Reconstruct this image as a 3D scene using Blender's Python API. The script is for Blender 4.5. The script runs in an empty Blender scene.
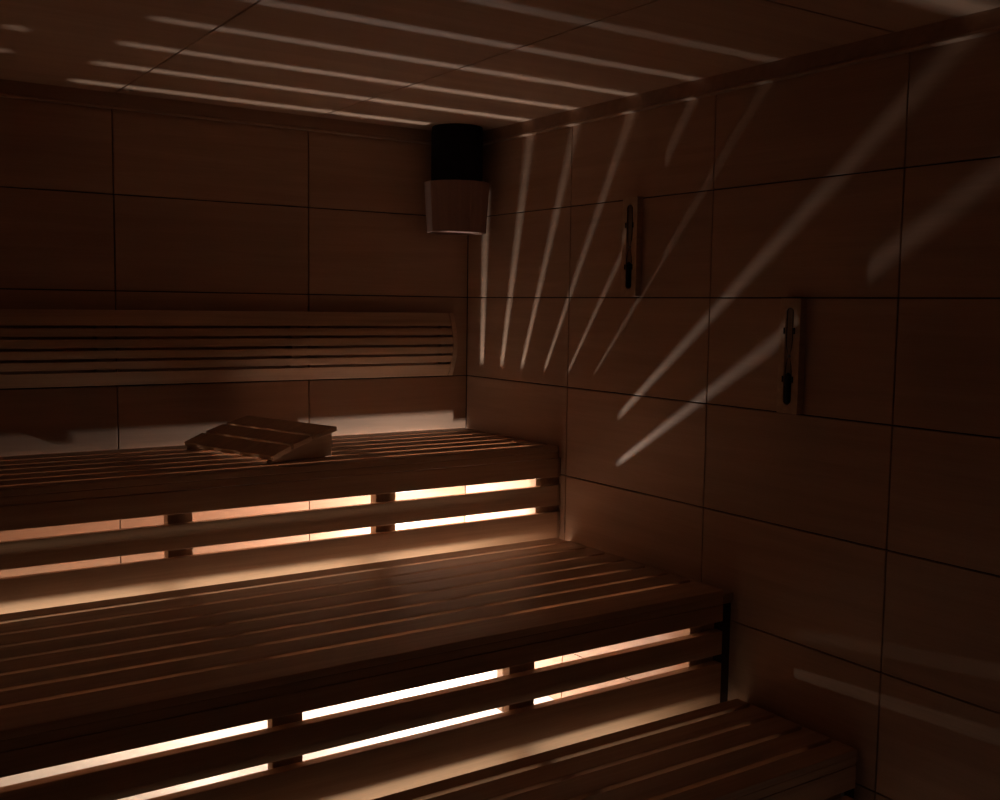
import bpy, bmesh, math, random
from mathutils import Vector, Matrix

scene = bpy.context.scene
COL = scene.collection
FL = 1.58                       # floor lies 1.58 m below the reference height used for the measurements


def Z(z):
    return z + FL


# ------------------------------------------------------------------ camera
cam_d = bpy.data.cameras.new('camera')
cam = bpy.data.objects.new('camera', cam_d)
COL.objects.link(cam)
cam_d.sensor_width = 36.0
cam_d.lens = 1050.3 / 1000 * 36.0
cam_d.clip_start = 0.02
F = Vector((0.55414215, 0.82763568, -0.08913844))
R = Vector((0.83153737, -0.55530596, 0.01344967))
U = Vector((0.03836768, 0.08157497, 0.99592843))
m = Matrix((R, U, -F)).transposed().to_4x4()
m.translation = Vector((-2.42939, -3.89337, Z(-0.0353165)))
cam.matrix_world = m
scene.camera = cam

# ------------------------------------------------------------------ world, view
world = bpy.data.worlds.new('world')
scene.world = world
world.use_nodes = True
world.node_tree.nodes['Background'].inputs[0].default_value = (0.02, 0.012, 0.008, 1)
world.node_tree.nodes['Background'].inputs[1].default_value = 0.0
vs = scene.view_settings
vs.view_transform = 'Standard'
vs.look = 'None'
vs.gamma = 1
vs.exposure = 0.0
vs.use_curve_mapping = False
scene.cycles.max_bounces = 16
scene.cycles.diffuse_bounces = 10
scene.cycles.use_denoising = True
scene.cycles.sample_clamp_indirect = 0
scene.cycles.blur_glossy = 0.5
try:
    scene.cycles.use_light_tree = True
except Exception:
    pass

# the lamp under the upper bench, low at the back wall (its bulb is the room's main light)
LAMP_X, LAMP_Y, LAMP_Z = -0.28, -0.095, -1.195
LAMP2_X = -1.20
LAMP_POWER = 76.0                # W


def point_light(name, loc, power, color, radius, parent=None):
    d = bpy.data.lights.new(name, 'POINT')
    d.energy = power
    d.color = color
    d.shadow_soft_size = radius
    o = bpy.data.objects.new(name, d)
    COL.objects.link(o)
    o.location = loc
    return o


point_light('bulb_light', (LAMP_X, LAMP_Y, Z(LAMP_Z)), LAMP_POWER, (1.0, 0.97, 0.93), 0.012)
point_light('bulb_light', (LAMP2_X, LAMP_Y, Z(LAMP_Z)), LAMP_POWER * 0.11, (1.0, 0.90, 0.76), 0.006)




def added_strip(y, z, x0, x1, power, color):
    """unseen area light added under a bench, facing back, for the gap glow"""
    d = bpy.data.lights.new('added_strip', 'AREA')
    d.shape = 'RECTANGLE'
    d.size = abs(x1 - x0)
    d.size_y = 0.06
    d.energy = power
    d.color = color
    o = bpy.data.objects.new('added_strip', d)
    COL.objects.link(o)
    o.location = ((x0 + x1) / 2, y, Z(z))
    o.rotation_euler = (math.radians(90), 0, 0)


ADDED_STRIPS = ((-0.930, -0.998, 6.5), (-1.810, -1.332, 4.0))     # y, z, watts of the unseen area lights added under the benches
for sy, sz, sp in ADDED_STRIPS:
    added_strip(sy, sz, -3.5, -0.30, sp, (1.0, 0.83, 0.62))


# ------------------------------------------------------------------ materials
def nodes_of(name):
    mt = bpy.data.materials.new(name)
    mt.use_nodes = True
    nt = mt.node_tree
    return mt, nt, nt.nodes['Principled BSDF']


def wood(name, dark, light, axis='x', rough=0.5, across=28, along=1.4, island=0.12, spec=0.35, bump=0.15, fine=1.0):
    mt, nt, b = nodes_of(name)
    N, L = nt.nodes, nt.links
    tc = N.new('ShaderNodeTexCoord')
    mp = N.new('ShaderNodeMapping')
    s = {'x': (along, across, across), 'y': (across, along, across), 'z': (across, across, along)}[axis]
    mp.inputs['Scale'].default_value = s
    geo = N.new('ShaderNodeNewGeometry')
    off = N.new('ShaderNodeVectorMath'); off.operation = 'MULTIPLY_ADD'
    comb = N.new('ShaderNodeCombineXYZ')
    for i in range(3):
        L.new(geo.outputs['Random Per Island'], comb.inputs[i])
    L.new(comb.outputs[0], off.inputs[0])
    off.inputs[1].default_value = (7.3, 9.1, 5.7)
    L.new(tc.outputs['Object'], off.inputs[2])
    L.new(off.outputs[0], mp.inputs['Vector'])
    n1 = N.new('ShaderNodeTexNoise')
    n1.inputs['Scale'].default_value = 1.0
    n1.inputs['Detail'].default_value = 5
    n1.inputs['Roughness'].default_value = 0.6
    n1.inputs['Distortion'].default_value = 0.6
    L.new(mp.outputs[0], n1.inputs['Vector'])
    mp2 = N.new('ShaderNodeMapping')
    mp2.inputs['Scale'].default_value = tuple(v * (1.2 if v == along else 5.0) for v in s)
    L.new(off.outputs[0], mp2.inputs['Vector'])
    n2 = N.new('ShaderNodeTexNoise')
    n2.inputs['Detail'].default_value = 3
    L.new(mp2.outputs[0], n2.inputs['Vector'])
    add = N.new('ShaderNodeMath'); add.operation = 'MULTIPLY_ADD'
    L.new(n2.outputs['Fac'], add.inputs[0])
    add.inputs[1].default_value = 0.45 * fine
    L.new(n1.outputs['Fac'], add.inputs[2])
    rp = N.new('ShaderNodeValToRGB')
    rp.color_ramp.elements[0].position = 0.45
    rp.color_ramp.elements[0].color = (*dark, 1)
    rp.color_ramp.elements[1].position = 0.95
    rp.color_ramp.elements[1].color = (*light, 1)
    L.new(add.outputs[0], rp.inputs[0])
    hsv = N.new('ShaderNodeHueSaturation')
    mr = N.new('ShaderNodeMapRange')
    mr.inputs['To Min'].default_value = 1 - island
    mr.inputs['To Max'].default_value = 1 + island
    L.new(geo.outputs['Random Per Island'], mr.inputs['Value'])
    L.new(mr.outputs[0], hsv.inputs['Value'])
    L.new(rp.outputs[0], hsv.inputs['Color'])
    L.new(hsv.outputs[0], b.inputs['Base Color'])
    b.inputs['Roughness'].default_value = rough
    b.inputs['Specular IOR Level'].default_value = spec
    bp = N.new('ShaderNodeBump')
    bp.inputs['Strength'].default_value = bump
    bp.inputs['Distance'].default_value = 0.002
    L.new(add.outputs[0], bp.inputs['Height'])
    L.new(bp.outputs[0], b.inputs['Normal'])
    return mt


def plain(name, color, rough=0.5, metal=0.0, spec=0.5, var=0.1, scale=20.0):
    mt, nt, b = nodes_of(name)
    N, L = nt.nodes, nt.links
    tc = N.new('ShaderNodeTexCoord')
    n = N.new('ShaderNodeTexNoise')
    n.inputs['Scale'].default_value = scale
    L.new(tc.outputs['Object'], n.inputs['Vector'])
    rp = N.new('ShaderNodeValToRGB')
    rp.color_ramp.elements[0].color = (*[c * (1 - var) for c in color], 1)
    rp.color_ramp.elements[1].color = (*[min(1, c * (1 + var)) for c in color], 1)
    L.new(n.outputs['Fac'], rp.inputs[0])
    L.new(rp.outputs[0], b.inputs['Base Color'])
    b.inputs['Roughness'].default_value = rough
    b.inputs['Metallic'].default_value = metal
    b.inputs['Specular IOR Level'].default_value = spec
    return mt


M = {}
M['wall_x'] = wood('veneer_grain_along_x', (0.36, 0.215, 0.14), (0.48, 0.30, 0.20), 'x', rough=0.55, across=16, along=0.9, island=0.07, bump=0.05)
M['wall_y'] = wood('veneer_grain_along_y', (0.36, 0.215, 0.14), (0.48, 0.30, 0.20), 'y', rough=0.55, across=16, along=0.9, island=0.07, bump=0.05)
M['ceil'] = wood('veneer_ceiling', (0.37, 0.22, 0.145), (0.48, 0.30, 0.20), 'x', rough=0.55, across=14, along=0.8, island=0.05, bump=0.05)
M['trim'] = wood('trim_wood', (0.32, 0.19, 0.125), (0.44, 0.27, 0.18), 'x', rough=0.4, across=30, island=0.05)
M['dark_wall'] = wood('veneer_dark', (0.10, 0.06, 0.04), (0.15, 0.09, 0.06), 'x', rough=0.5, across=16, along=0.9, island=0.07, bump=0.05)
M['backing'] = plain('dark_groove', (0.035, 0.018, 0.012), 0.9)
M['bench'] = wood('bench_wood', (0.38, 0.235, 0.15), (0.56, 0.37, 0.24), 'x', rough=0.5, across=34, along=1.3, island=0.16)
M['bearer'] = wood('bearer_wood', (0.32, 0.21, 0.14), (0.44, 0.30, 0.20), 'y', rough=0.7, across=30)
M['post'] = wood('post_wood', (0.32, 0.21, 0.14), (0.44, 0.30, 0.20), 'z', rough=0.7, across=30)
M['rest'] = wood('backrest_wood', (0.38, 0.24, 0.155), (0.56, 0.37, 0.24), 'x', rough=0.45, across=40, along=1.2, island=0.12)
M['floor'] = plain('floor_grout', (0.30, 0.28, 0.25), 0.8)
M['tile'] = plain('floor_stone', (0.56, 0.53, 0.48), 0.45, var=0.06, scale=6)
M['black'] = plain('black_plastic', (0.010, 0.008, 0.008), 0.8, spec=0.2)
M['sand'] = plain('dark_sand', (0.012, 0.012, 0.014), 0.8, scale=300)
M['metal'] = plain('dull_metal', (0.35, 0.33, 0.30), 0.35, metal=1.0)
M['ceramic'] = plain('white_ceramic', (0.75, 0.74, 0.70), 0.35)
M['shade'] = wood('shade_veneer', (0.22, 0.125, 0.09), (0.32, 0.19, 0.145), 'z', rough=0.6, across=26, along=1.0, island=0.10)

gl, nt, b = nodes_of('clear_glass')
N, L = nt.nodes, nt.links
tr_ = N.new('ShaderNodeBsdfTransparent'); tr_.inputs[0].default_value = (0.93, 0.93, 0.91, 1)
gs_ = N.new('ShaderNodeBsdfGlossy'); gs_.inputs['Roughness'].default_value = 0.08
mx_ = N.new('ShaderNodeMixShader'); lw_ = N.new('ShaderNodeLayerWeight'); lw_.inputs['Blend'].default_value = 0.25
L.new(lw_.outputs['Fresnel'], mx_.inputs[0]); L.new(tr_.outputs[0], mx_.inputs[1]); L.new(gs_.outputs[0], mx_.inputs[2])
L.new(mx_.outputs[0], N['Material Output'].inputs['Surface'])
M['glass'] = gl


# ------------------------------------------------------------------ mesh helpers
class MB:
    def __init__(self):
        self.bm = bmesh.new()

    def box(self, x0, x1, y0, y1, z0, z1, bev=0.0):
        t = bmesh.new()
        bmesh.ops.create_cube(t, size=1)
        for v in t.verts:
            v.co = Vector(((x0 + x1) / 2 + v.co.x * (x1 - x0), (y0 + y1) / 2 + v.co.y * (y1 - y0), (z0 + z1) / 2 + v.co.z * (z1 - z0)))
        if bev:
            bmesh.ops.bevel(t, geom=list(t.edges), offset=bev, segments=2, profile=0.5, affect='EDGES')
        self.join(t)
        return self

    def join(self, t, mat=None):
        if mat is not None:
            bmesh.ops.transform(t, matrix=mat, verts=t.verts)
        me = bpy.data.meshes.new('tmp')
        t.to_mesh(me)
        t.free()
        self.bm.from_mesh(me)
        bpy.data.meshes.remove(me)

    def prism(self, pts, axis, a, b2, bev=0.0):
        """extrude a closed 2-D outline; axis 'x': pts are (y,z); axis 'y': pts are (x,z)"""
        t = bmesh.new()
        f = []
        for k in (a, b2):
            f.append([t.verts.new((k, p[0], p[1]) if axis == 'x' else (p[0], k, p[1])) for p in pts])
        t.faces.new(f[0])
        t.faces.new(list(reversed(f[1])))
        n = len(pts)
        for i in range(n):
            t.faces.new((f[0][i], f[1][i], f[1][(i + 1) % n], f[0][(i + 1) % n]))
        bmesh.ops.recalc_face_normals(t, faces=t.faces)
        if bev:
            bmesh.ops.bevel(t, geom=list(t.edges), offset=bev, segments=2, profile=0.5, affect='EDGES')
        self.join(t)
        return self

    def lathe(self, prof, c=(0, 0, 0), seg=24, mat=None, cap=True):
        """prof: list of (radius, z); closed at the ends"""
        t = bmesh.new()
        rings = []
        for r, z in prof:
            rings.append([t.verts.new((c[0] + r * math.cos(2 * math.pi * i / seg), c[1] + r * math.sin(2 * math.pi * i / seg), c[2] + z)) for i in range(seg)])
        for a, b2 in zip(rings, rings[1:]):
            for i in range(seg):
                t.faces.new((a[i], a[(i + 1) % seg], b2[(i + 1) % seg], b2[i]))
        if cap:
            t.faces.new(list(reversed(rings[0])))
            t.faces.new(rings[-1])
        bmesh.ops.recalc_face_normals(t, faces=t.faces)
        self.join(t, mat)
        return self

    def build(self, name, mat, parent=None, smooth=False):
        me = bpy.data.meshes.new(name)
        org = parent_world(parent)
        bmesh.ops.translate(self.bm, verts=self.bm.verts, vec=-org)
        if smooth:
            for f in self.bm.faces:
                f.smooth = True
        self.bm.to_mesh(me)
        self.bm.free()
        me.materials.append(mat)
        o = bpy.data.objects.new(name, me)
        COL.objects.link(o)
        if parent:
            o.parent = parent
        if smooth:
            try:
                me.set_sharp_from_angle(angle=math.radians(35))
            except Exception:
                pass
        return o


def parent_world(p):
    v = Vector((0, 0, 0))
    while p is not None:
        v += p.location
        p = p.parent
    return v


def tag(o, label=None, cat=None, group=None, kind=None):
    if label: o['label'] = label
    if cat: o['category'] = cat
    if group: o['group'] = group
    if kind: o['kind'] = kind
    return o


def empty(name, loc, label, cat, group=None):
    o = bpy.data.objects.new(name, None)
    COL.objects.link(o)
    o.empty_display_size = 0.1
    o.location = loc
    return tag(o, label, cat, group)


# ------------------------------------------------------------------ the room
XL, YF, ZC = -3.66, -5.05, 0.689      # left wall, wall behind the camera, ceiling height
PH = 0.34                            # panel height
G = 0.0022                           # half groove
T = 0.012                            # panel thickness


def panel_wall(name, along, edges, at, inward, mat, lo, hi):
    """veneer panels in rows of PH with narrow grooves; along 'x' or 'y'; at = the visible plane"""
    rows = [hi]
    k = 2
    while k * PH >= hi - 0.01: k -= 1
    zz = k * PH
    while zz > lo + 0.03:
        rows.append(zz); zz -= PH
    rows.append(lo)
    mb = MB()
    for (a, b2) in zip(edges, edges[1:]):
        for (t_, b_) in zip(rows, rows[1:]):
            p, q = min(a, b2) + G, max(a, b2) - G
            u0, u1 = sorted((at, at - inward * T))
            z0, z1 = Z(b_) + G, Z(t_) - G
            if along == 'x': mb.box(p, q, u0, u1, z0, z1, 0.0012)
            else: mb.box(u0, u1, p, q, z0, z1, 0.0012)
    o = mb.build(name, mat)
    w0, w1 = sorted((at - inward * (T - 0.002), at - inward * 0.12))
    e0, e1 = min(edges), max(edges)
    bk = MB()
    if along == 'x': bk.box(e0 - 0.1, e1 + 0.1, w0, w1, Z(lo) - 0.05, Z(hi) + 0.1)
    else: bk.box(w0, w1, e0 - 0.1, e1 + 0.1, Z(lo) - 0.05, Z(hi) + 0.1)
    bo = bk.build('wall_backing', M['backing'], o)
    tag(o, kind='structure')
    return o


panel_wall('wall_back', 'x', [0.0, -0.740, -1.479, -2.22, -2.96, XL], 0.0, -1, M['wall_x'], -FL, ZC)
panel_wall('wall_right', 'y', [0.0, -0.7246, -1.4621, -2.1547, -2.88, -3.60, -4.32, YF], 0.0, -1, M['wall_y'], -FL, ZC)
panel_wall('wall_left', 'y', [0.0, -0.7246, -1.4621, -2.1547, -2.88, -3.60, -4.32, YF], XL, 1, M['wall_y'], -FL, ZC)
panel_wall('wall_front', 'x', [0.0, -0.740, -1.479, -2.22, -2.96, XL], YF, 1, M['dark_wall'], -FL, ZC)

# ceiling: panels 0.74 m wide with a cross joint at y = -2.12
mb = MB()
xe = [0.0, -0.708, -1.472, -2.21, -2.95, XL]
ye = [0.0, -2.12, -4.24, YF]
for a, b2 in zip(xe, xe[1:]):
    for c, d in zip(ye, ye[1:]):
        mb.box(b2 + 0.003, a - 0.003, d + 0.003, c - 0.003, Z(ZC), Z(ZC) + T, 0.0006)
ceil = mb.build('ceiling', M['ceil'])
MB().box(XL - 0.1, 0.1, YF - 0.1, 0.1, Z(ZC) + T - 0.002, Z(ZC) + 0.12).build('ceiling_backing', M['backing'], ceil)
tag(ceil, kind='structure')

# floor: one smooth pale surface
fl = MB().box(XL - 0.1, 0.1, YF - 0.1, 0.1, -0.1, 0.0).build('floor', M['tile'])
tag(fl, kind='structure')

# crown trim under the ceiling
tz0, tz1 = Z(0.634), Z(ZC) - 0.0005


def trim(name, axis, a, b2, at, s, mat=M['trim']):
    d = 0.020
    pts = [(at, tz1), (at + s * d, tz1), (at + s * d, tz0 + 0.012), (at + s * (d + 0.006), tz0 + 0.006), (at + s * (d + 0.006), tz0 + 0.002), (at + s * (d + 0.001), tz0), (at, tz0)]
    o = MB().prism(pts, axis, a, b2).build(name, mat)
    return tag(o, kind='structure')


trim('trim_1', 'x', XL + 0.001, -0.0215, -0.001, -1)
trim('trim_2', 'y', YF + 0.001, -0.001, -0.001, -1)
trim('trim_3', 'y', YF + 0.0215, -0.0215, XL + 0.001, 1)
trim('trim_4', 'x', XL + 0.001, -0.0215, YF + 0.001, 1)


# ------------------------------------------------------------------ benches
BL = -3.64          # left end of the benches


def make_bench(label, ztop, xr, slat_edges, boards, bearers, posts, y_front, y_back, nosing, end_w, post_z, slat_t=0.020, board_t=0.020, extra=None):
    root = empty('sauna_bench', ((xr + BL) / 2, (y_front + y_back) / 2, 0), label, 'bench', None)
    # seat slats
    mb = MB()
    for a, b2 in slat_edges:
        t_ = slat_t
        mb.box(BL, xr, min(a, b2), max(a, b2), Z(ztop - t_), Z(ztop), 0.002)
    mb.build('seat_slats', M['bench'], root)
    # horizontal boards on the front
    MB().box(BL, xr, y_front + 0.001, y_front + board_t, Z(ztop - nosing), Z(ztop - slat_t - 0.0005), 0.0025).build('front_rail', M['bench'], root)
    for t_, b_ in boards:
        if xr > -0.03:
            MB().box(xr + 0.001, -0.0015, y_front + 0.006, y_front + 0.022, Z(b_), Z(t_), 0.001).build('wall_batten', M['post'], root)  # filler piece added to stop light leaking past the bench end
        MB().box(BL, xr, y_front, y_front + board_t, Z(b_), Z(t_), 0.002).build('front_board', M['bench'], root)
    if xr < -0.03:      # added light stop set back in the wall gap, coloured dark for its shade
        MB().box(xr - 0.004, -0.0015, y_front + 0.032, y_front + 0.047, 0.0, Z(ztop - 0.045), 0.001).build('gap_shade_strip', M['backing'], root)
    # bearers from front to back that carry the slats
    for x0, x1 in bearers:
        MB().box(x0, x1, y_front + (0.022 if x1 > -0.01 else 0.075), y_back - 0.002, Z(ztop - slat_t - 0.033), Z(ztop - slat_t), 0.002).build('cross_bearer', M['bearer'], root)
    # posts behind the front boards
    for x0, x1 in posts:
        MB().box(x0, x1, y_front + board_t + 0.001, y_front + 0.062, Z(post_z), Z(ztop - slat_t - 0.034), 0.002).build('support_post', M['post'], root)
    # legs at the rear and the front down to the floor
    if extra: extra(root)
    return root


def slats(first, gaps, last, g=0.019):
    e = []
    a = first
    for c in gaps:
        e.append((a, c + g / 2)); a = c - g / 2
    e.append((a, last))
    return e


top_gaps = [-0.113, -0.216, -0.3145, -0.420, -0.5215, -0.627]
mid_gaps = [-0.845 - 0.1077 * k for k in range(7)]
low_gaps = [-1.735, -1.832, -1.937, -2.041]


def legs(xs, ys, ztop, w=0.045):
    def f(root):
        for x in xs:
            for y in ys:
                MB().box(x - w / 2, x + w / 2, y - 0.02, y + 0.02, 0.0, Z(ztop), 0.002).build('leg', M['post'], root)
    return f


make_bench('topmost tier of slatted wooden bench along back wall, wooden headrest lying on it', -0.568, -0.018,
           slats(-0.012, top_gaps, -0.700),
           [(-0.6145, -0.686), (-0.7175, -0.797), (-0.8225, -0.985)],
           [(-0.096, -0.0015), (-0.772, -0.716), (-1.52, -1.465), (-2.24, -2.185), (-2.96, -2.905), (-3.62, -3.56)],
           [(-0.107, -0.0015), (-0.788, -0.710), (-1.503, -1.425), (-2.25, -2.165), (-2.965, -2.88), (-3.62, -3.56)],
           -0.700, -0.010, 0.045, 0.085, -0.985,
           extra=legs([-0.200, -3.4], [-0.652], -0.985, 0.088))
bench_mid = make_bench('middle tier of slatted wooden bench, one step below the headrest bench', -0.905, -0.068,
           slats(-0.762, mid_gaps, -1.630),
           [(-0.9505, -1.003), (-1.034, -1.108), (-1.136, -1.300)],
           [(-0.150, -0.0015), (-0.84, -0.785), (-1.53, -1.475), (-2.22, -2.165), (-2.91, -2.855), (-3.62, -3.56)],
           [(-0.177, -0.073), (-0.850, -0.765), (-1.530, -1.452), (-2.22, -2.135), (-2.91, -2.825), (-3.62, -3.56)],
           -1.630, -0.762, 0.045, 0.085, -1.300, board_t=0.030,
           extra=legs([-0.105, -1.51, -2.89], [-1.582], -1.300))
bench_low = make_bench('lowest step tier of slatted wooden bench at bottom of the picture', -1.240, -0.040,
           slats(-1.675, low_gaps, -2.120),
           [(-1.2855, -1.352), (-1.384, -1.46)],
           [(-0.145, -0.0015), (-0.84, -0.785), (-1.53, -1.475), (-2.22, -2.165), (-2.91, -2.855), (-3.62, -3.56)],
           [(-0.145, -0.060), (-0.865, -0.775), (-1.55, -1.465), (-2.24, -2.155), (-2.93, -2.845), (-3.62, -3.56)],
           -2.120, -1.675, 0.045, 0.085, -1.46, board_t=0.030,
           extra=legs([-0.10, -1.51, -2.89], [-2.072], -1.46))

# ------------------------------------------------------------------ backrest on the back wall
br = empty('backrest', (-1.87, -0.03, Z(-0.334)), 'long slatted wooden backrest with five dark slits fixed to back wall', 'backrest')
BX1 = -0.100


def prof(z):                     # bulge of the face away from the wall, z from -0.068 to -0.334
    s = (z + 0.068) / (-0.266)
    return -(0.040 + 0.045 * math.sin(math.pi * min(1, max(0, s * 0.92 + 0.04))))


edges = [-0.068, -0.127, -0.165, -0.204, -0.242, -0.280, -0.334]
for i, (t_, b_) in enumerate(zip(edges, edges[1:])):
    t2 = t_ - (0.005 if i else 0)
    b3 = b_ + (0.005 if i < 5 else 0)
    n = 3
    zs = [t2 + (b3 - t2) * k / n for k in range(n + 1)]
    pts = [(prof(z), Z(z)) for z in zs] + [(prof(z) + 0.018, Z(z)) for z in reversed(zs)]
    MB().prism(pts, 'x', BL, BX1 - 0.022, 0.0015).build('slat', M['rest'], br)
zs = [-0.068 + (-0.266) * k / 12 for k in range(13)]
pts = [(prof(z) - 0.002, Z(z)) for z in zs] + [(-0.016, Z(-0.328)), (-0.016, Z(-0.074))]
MB().prism(pts, 'x', BX1 - 0.0215, BX1, 0.0015).build('end_board', M['rest'], br)
for x in (-0.82, -1.54, -2.26, -2.98, -3.6):
    pts = [(prof(z) + 0.0185, Z(z)) for z in zs] + [(-0.0005, Z(-0.33)), (-0.0005, Z(-0.072))]
    MB().prism(pts, 'x', x - 0.02, x + 0.02, 0).build('wall_batten', M['post'], br)
MB().box(BX1 - 0.05, BX1 - 0.022, -0.0345, -0.0005, Z(-0.32), Z(-0.08)).build('wall_batten', M['post'], br)

# ------------------------------------------------------------------ headrest on the upper bench
HX, HY, HTH = -1.1335, -0.610, 0.2846
HL, HW, HH = 0.51, 0.270, 0.105
hr = empty('headrest', (HX, HY, Z(-0.568)), 'small wedge shaped wooden headrest of three broad slats lying on upper bench', 'headrest')
hr.rotation_euler = (0, 0, HTH)


def lobj(name, mb, mat):          # meshes in the headrest's own frame: x = rise, y = along the slats
    me = bpy.data.meshes.new(name)
    mb.bm.to_mesh(me); mb.bm.free()
    me.materials.append(mat)
    o = bpy.data.objects.new(name, me)
    COL.objects.link(o)
    o.parent = hr
    return o


def hcurve(s):                   # upper edge of the side boards
    return 0.008 + (HH - 0.026) * (s ** 0.8)


for y0 in (0.012, HL - 0.034):
    up = [(HW * s * 0.985, hcurve(s)) for s in [k / 10 for k in range(11)]]
    pts = [(0.0, 0.0)] + up + [(HW * 0.985, 0.0)]
    lobj('side_board', MB().prism(pts, 'y', y0, y0 + 0.022, 0.001), M['rest'])
sw = HW / 3
for i in range(3):
    s0, s1 = i / 3 + 0.010, (i + 1) / 3 - 0.035
    if i == 2: s1 = 1.04
    x0, x1 = HW * s0, HW * s1
    z0, z1 = hcurve(s0), hcurve(min(1, s1))
    if i == 2: z1 = z0 + (z1 - z0) * 1.0
    d = Vector((x1 - x0, 0, z1 - z0)).normalized()
    n = Vector((-d.z, 0, d.x)) * 0.017
    pts = [(x0, z0 + .0008), (x1, z1 + .0008), (x1 + n.x, z1 + n.z + .0008), (x0 + n.x, z0 + n.z + .0008)]
    lobj('slat', MB().prism(pts, 'y', 0.0, HL, 0.002), M['rest'])


# ------------------------------------------------------------------ sand timers on the right wall
def timer(y, z0, z1, label):
    """board from z0 (bottom) to z1 (top) centred on y, fixed to the wall x = 0"""
    h = z1 - z0
    w = 0.076
    r = empty('sand_timer', (0, y, Z(z0)), label, 'sand timer', 'sand timers on the right wall')
    # board with a long rounded recess: outer frame as an extruded ring
    t = bmesh.new()
    def ring(x, ww, hh0, hh1, rr, n=8):
        out = []
        for (cy, cz, a0) in ((ww - rr, hh1 - rr, 0), (-(ww - rr), hh1 - rr, 90), (-(ww - rr), hh0 + rr, 180), (ww - rr, hh0 + rr, 270)):
            for k in range(n + 1):
                a = math.radians(a0 + 90 * k / n)
                out.append(t.verts.new((x, y + cy + rr * math.cos(a), Z(z0) + cz + rr * math.sin(a))))
        return out
    so, si = (w / 2, 0.0, h, 0.005), (0.0165, 0.025, h - 0.025, 0.016)
    A = ring(-0.001, *so); B = ring(-0.026, *so)
    Cc = ring(-0.026, *si); D = ring(-0.015, *si)
    n = len(A)
    for P, Q in ((A, B), (B, Cc), (Cc, D)):
        for i in range(n):
            t.faces.new((P[i], P[(i + 1) % n], Q[(i + 1) % n], Q[i]))
    t.faces.new(D); t.faces.new(list(reversed(A)))
    bmesh.ops.recalc_face_normals(t, faces=t.faces)
    mb = MB(); mb.join(t)
    mb.build('backboard', M['rest'], r)
    # glass with two long bulbs and a pinched neck
    cz = h / 2
    prof_g = [(0.002, 0.028), (0.007, 0.030), (0.0095, 0.038), (0.0098, cz - 0.045), (0.008, cz - 0.025), (0.004, cz - 0.008), (0.0022, cz),
              (0.004, cz + 0.008), (0.008, cz + 0.025), (0.0098, cz + 0.045), (0.0095, h - 0.038), (0.007, h - 0.030), (0.002, h - 0.028)]
    MB().lathe(prof_g, (-0.0250, y, Z(z0)), 20).build('glass_tube', M['glass'], r, smooth=True)
    MB().lathe([(0.002, 0.0305), (0.006, 0.033), (0.0085, 0.040), (0.0085, 0.112), (0.002, 0.120)], (-0.0250, y, Z(z0)), 16).build('sand', M['sand'], r, smooth=True)
    MB().lathe([(0.0045, cz - 0.004), (0.0055, cz), (0.0045, cz + 0.004)], (-0.0250, y, Z(z0)), 16).build('neck_ring', M['metal'], r, smooth=True)
    for zz in (0.30 * h, 0.72 * h):
        for s in (-1, 1):
            MB().box(-0.0300, -0.0255, y + s * 0.0185 - 0.0015, y + s * 0.0185 + 0.0015, Z(z0) + zz - 0.009, Z(z0) + zz + 0.009, 0.0005).build('tube_clip', M['black'], r)
    return r


timer(-1.814, -0.338, -0.002, 'narrow wooden sand timer with glass tube on right wall, nearer and lower one')
timer(-1.093, 0.003, 0.344, 'narrow wooden sand timer on right wall, farther and higher one nearer the corner')

# ------------------------------------------------------------------ lamp with a wooden shade in the corner
cl = empty('corner_lamp', (-0.152, -0.152, Z(0.262)), 'unlit corner lamp with round wooden shade below black housing under the ceiling', 'lamp')
r0, r1, r2 = 0.124, 0.137, 0.137
segs = 14
t = bmesh.new()
rings = []
for rr, z in ((r0, 0.262), (r1, 0.463), (r1 - 0.010, 0.463), (r0 - 0.010, 0.262)):
    rings.append([t.verts.new((-0.152 + rr * math.cos(2 * math.pi * (i + .3) / segs), -0.152 + rr * math.sin(2 * math.pi * (i + .3) / segs), Z(z))) for i in range(segs)])
for k in range(4):
    a, b2 = rings[k], rings[(k + 1) % 4]
    for i in range(segs):
        t.faces.new((a[i], a[(i + 1) % segs], b2[(i + 1) % segs], b2[i]))
bmesh.ops.recalc_face_normals(t, faces=t.faces)
mb = MB(); mb.join(t); mb.build('lamp_shade', M['shade'], cl)
MB().lathe([(r0 - 0.012, 0.268), (r0 - 0.012, 0.274)], (-0.152, -0.152, FL), 28).build('bottom_disc', M['shade'], cl)
MB().lathe([(0.104, 0.400), (0.106, 0.41), (0.106, 0.66), (0.103, 0.688)], (-0.152, -0.152, FL), 28).build('housing', M['black'], cl, smooth=True)

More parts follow.
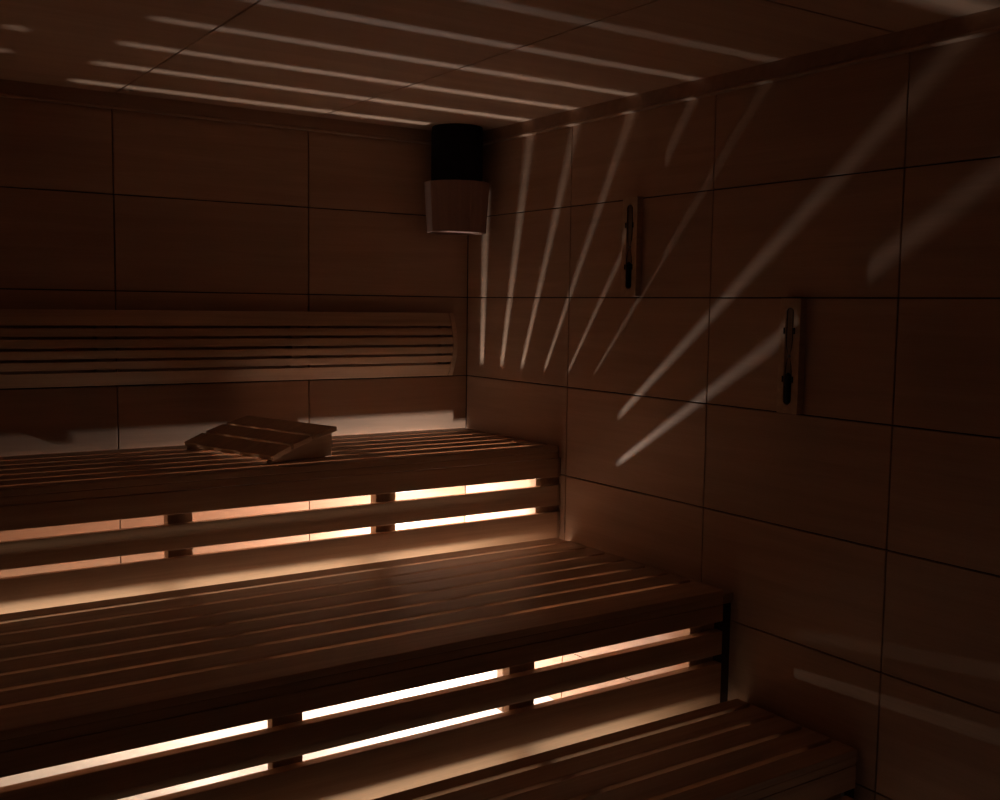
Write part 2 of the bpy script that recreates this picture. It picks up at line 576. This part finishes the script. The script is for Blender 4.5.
# ------------------------------------------------------------------ bulkhead lamps under the upper bench
mt2, nt, b = nodes_of('bulb_glow')
b.inputs['Base Color'].default_value = (0.9, 0.85, 0.8, 1)
b.inputs['Emission Color'].default_value = (1.0, 0.88, 0.74, 1)
b.inputs['Emission Strength'].default_value = 6.0
for lx, lab in ((LAMP_X, 'small wall lamp glowing low behind the upper bench, the one nearer the right wall'),
                (LAMP2_X, 'small dimmer wall lamp low behind the upper bench, the one farther from the right wall')):
    bl = empty('under_bench_lamp', (lx, 0.0, Z(LAMP_Z)), lab, 'lamp', 'lamps under the upper bench')
    mt_ = Matrix.Translation((lx, -0.0005, Z(LAMP_Z))) @ Matrix.Rotation(math.radians(90), 4, 'X')
    MB().lathe([(0.040, 0.0), (0.040, 0.010), (0.034, 0.014)], (0, 0, 0), 28, mt_).build('base_plate', M['ceramic'], bl, smooth=True)
    MB().lathe([(0.019, 0.0135), (0.019, 0.045), (0.015, 0.052)], (0, 0, 0), 24, mt_).build('socket', M['ceramic'], bl, smooth=True)
    MB().lathe([(0.005, 0.0515), (0.008, 0.060), (0.007, 0.072), (0.003, 0.079)], (0, 0, 0), 16, mt_).build('bulb', mt2, bl, smooth=True)
    if lx != LAMP_X:  # metal cover added to keep this lamp's light off the slats above
        MB().box(lx - 0.10, lx + 0.10, -0.190, -0.0005, Z(LAMP_Z + 0.052), Z(LAMP_Z + 0.056), 0.001).build('added_hood', M['metal'], bl)
        mb = MB().box(lx - 0.10, lx + 0.050, -0.190, -0.186, Z(LAMP_Z + 0.022), Z(LAMP_Z + 0.0515), 0.001)
        mb.box(lx + 0.0505, lx + 0.10, -0.190, -0.186, Z(LAMP_Z + 0.0085), Z(LAMP_Z + 0.0515), 0.001)
        mb.build('added_hood_lip', M['metal'], bl)  # front edge shaped to cut the light through the middle bench's upper slot
        for q in (-1, 1):
            MB().box(lx + q * 0.098 - 0.002, lx + q * 0.098 + 0.002, -0.1855, -0.0005, Z(LAMP_Z + 0.012), Z(LAMP_Z + 0.0515), 0.0005).build('added_hood_side', M['metal'], bl)

# ------------------------------------------------------------------ unseen metal angles added to shield the added lights under the lower benches
for (sy, sz, sp), bench in zip(ADDED_STRIPS, (bench_mid, bench_low)):
    mb = MB()
    mb.box(-3.52, -0.295, sy - 0.008, sy + 0.040, Z(sz + 0.031), Z(sz + 0.034), 0.0005)
    mb.box(-3.52, -0.295, sy - 0.010, sy - 0.007, Z(sz - 0.033), Z(sz + 0.0335), 0.0005)
    ch = mb.build('added_light_shield', M['metal'], bench)
    for lx in (-0.5, -1.2, -1.9, -2.6, -3.3):
        top = (-0.905 if sy > -1 else -1.240) - 0.0205
        MB().box(lx - 0.01, lx + 0.01, sy - 0.0095, sy - 0.0075, Z(sz + 0.02), Z(top), 0.0003).build('added_hanger', M['metal'], ch)
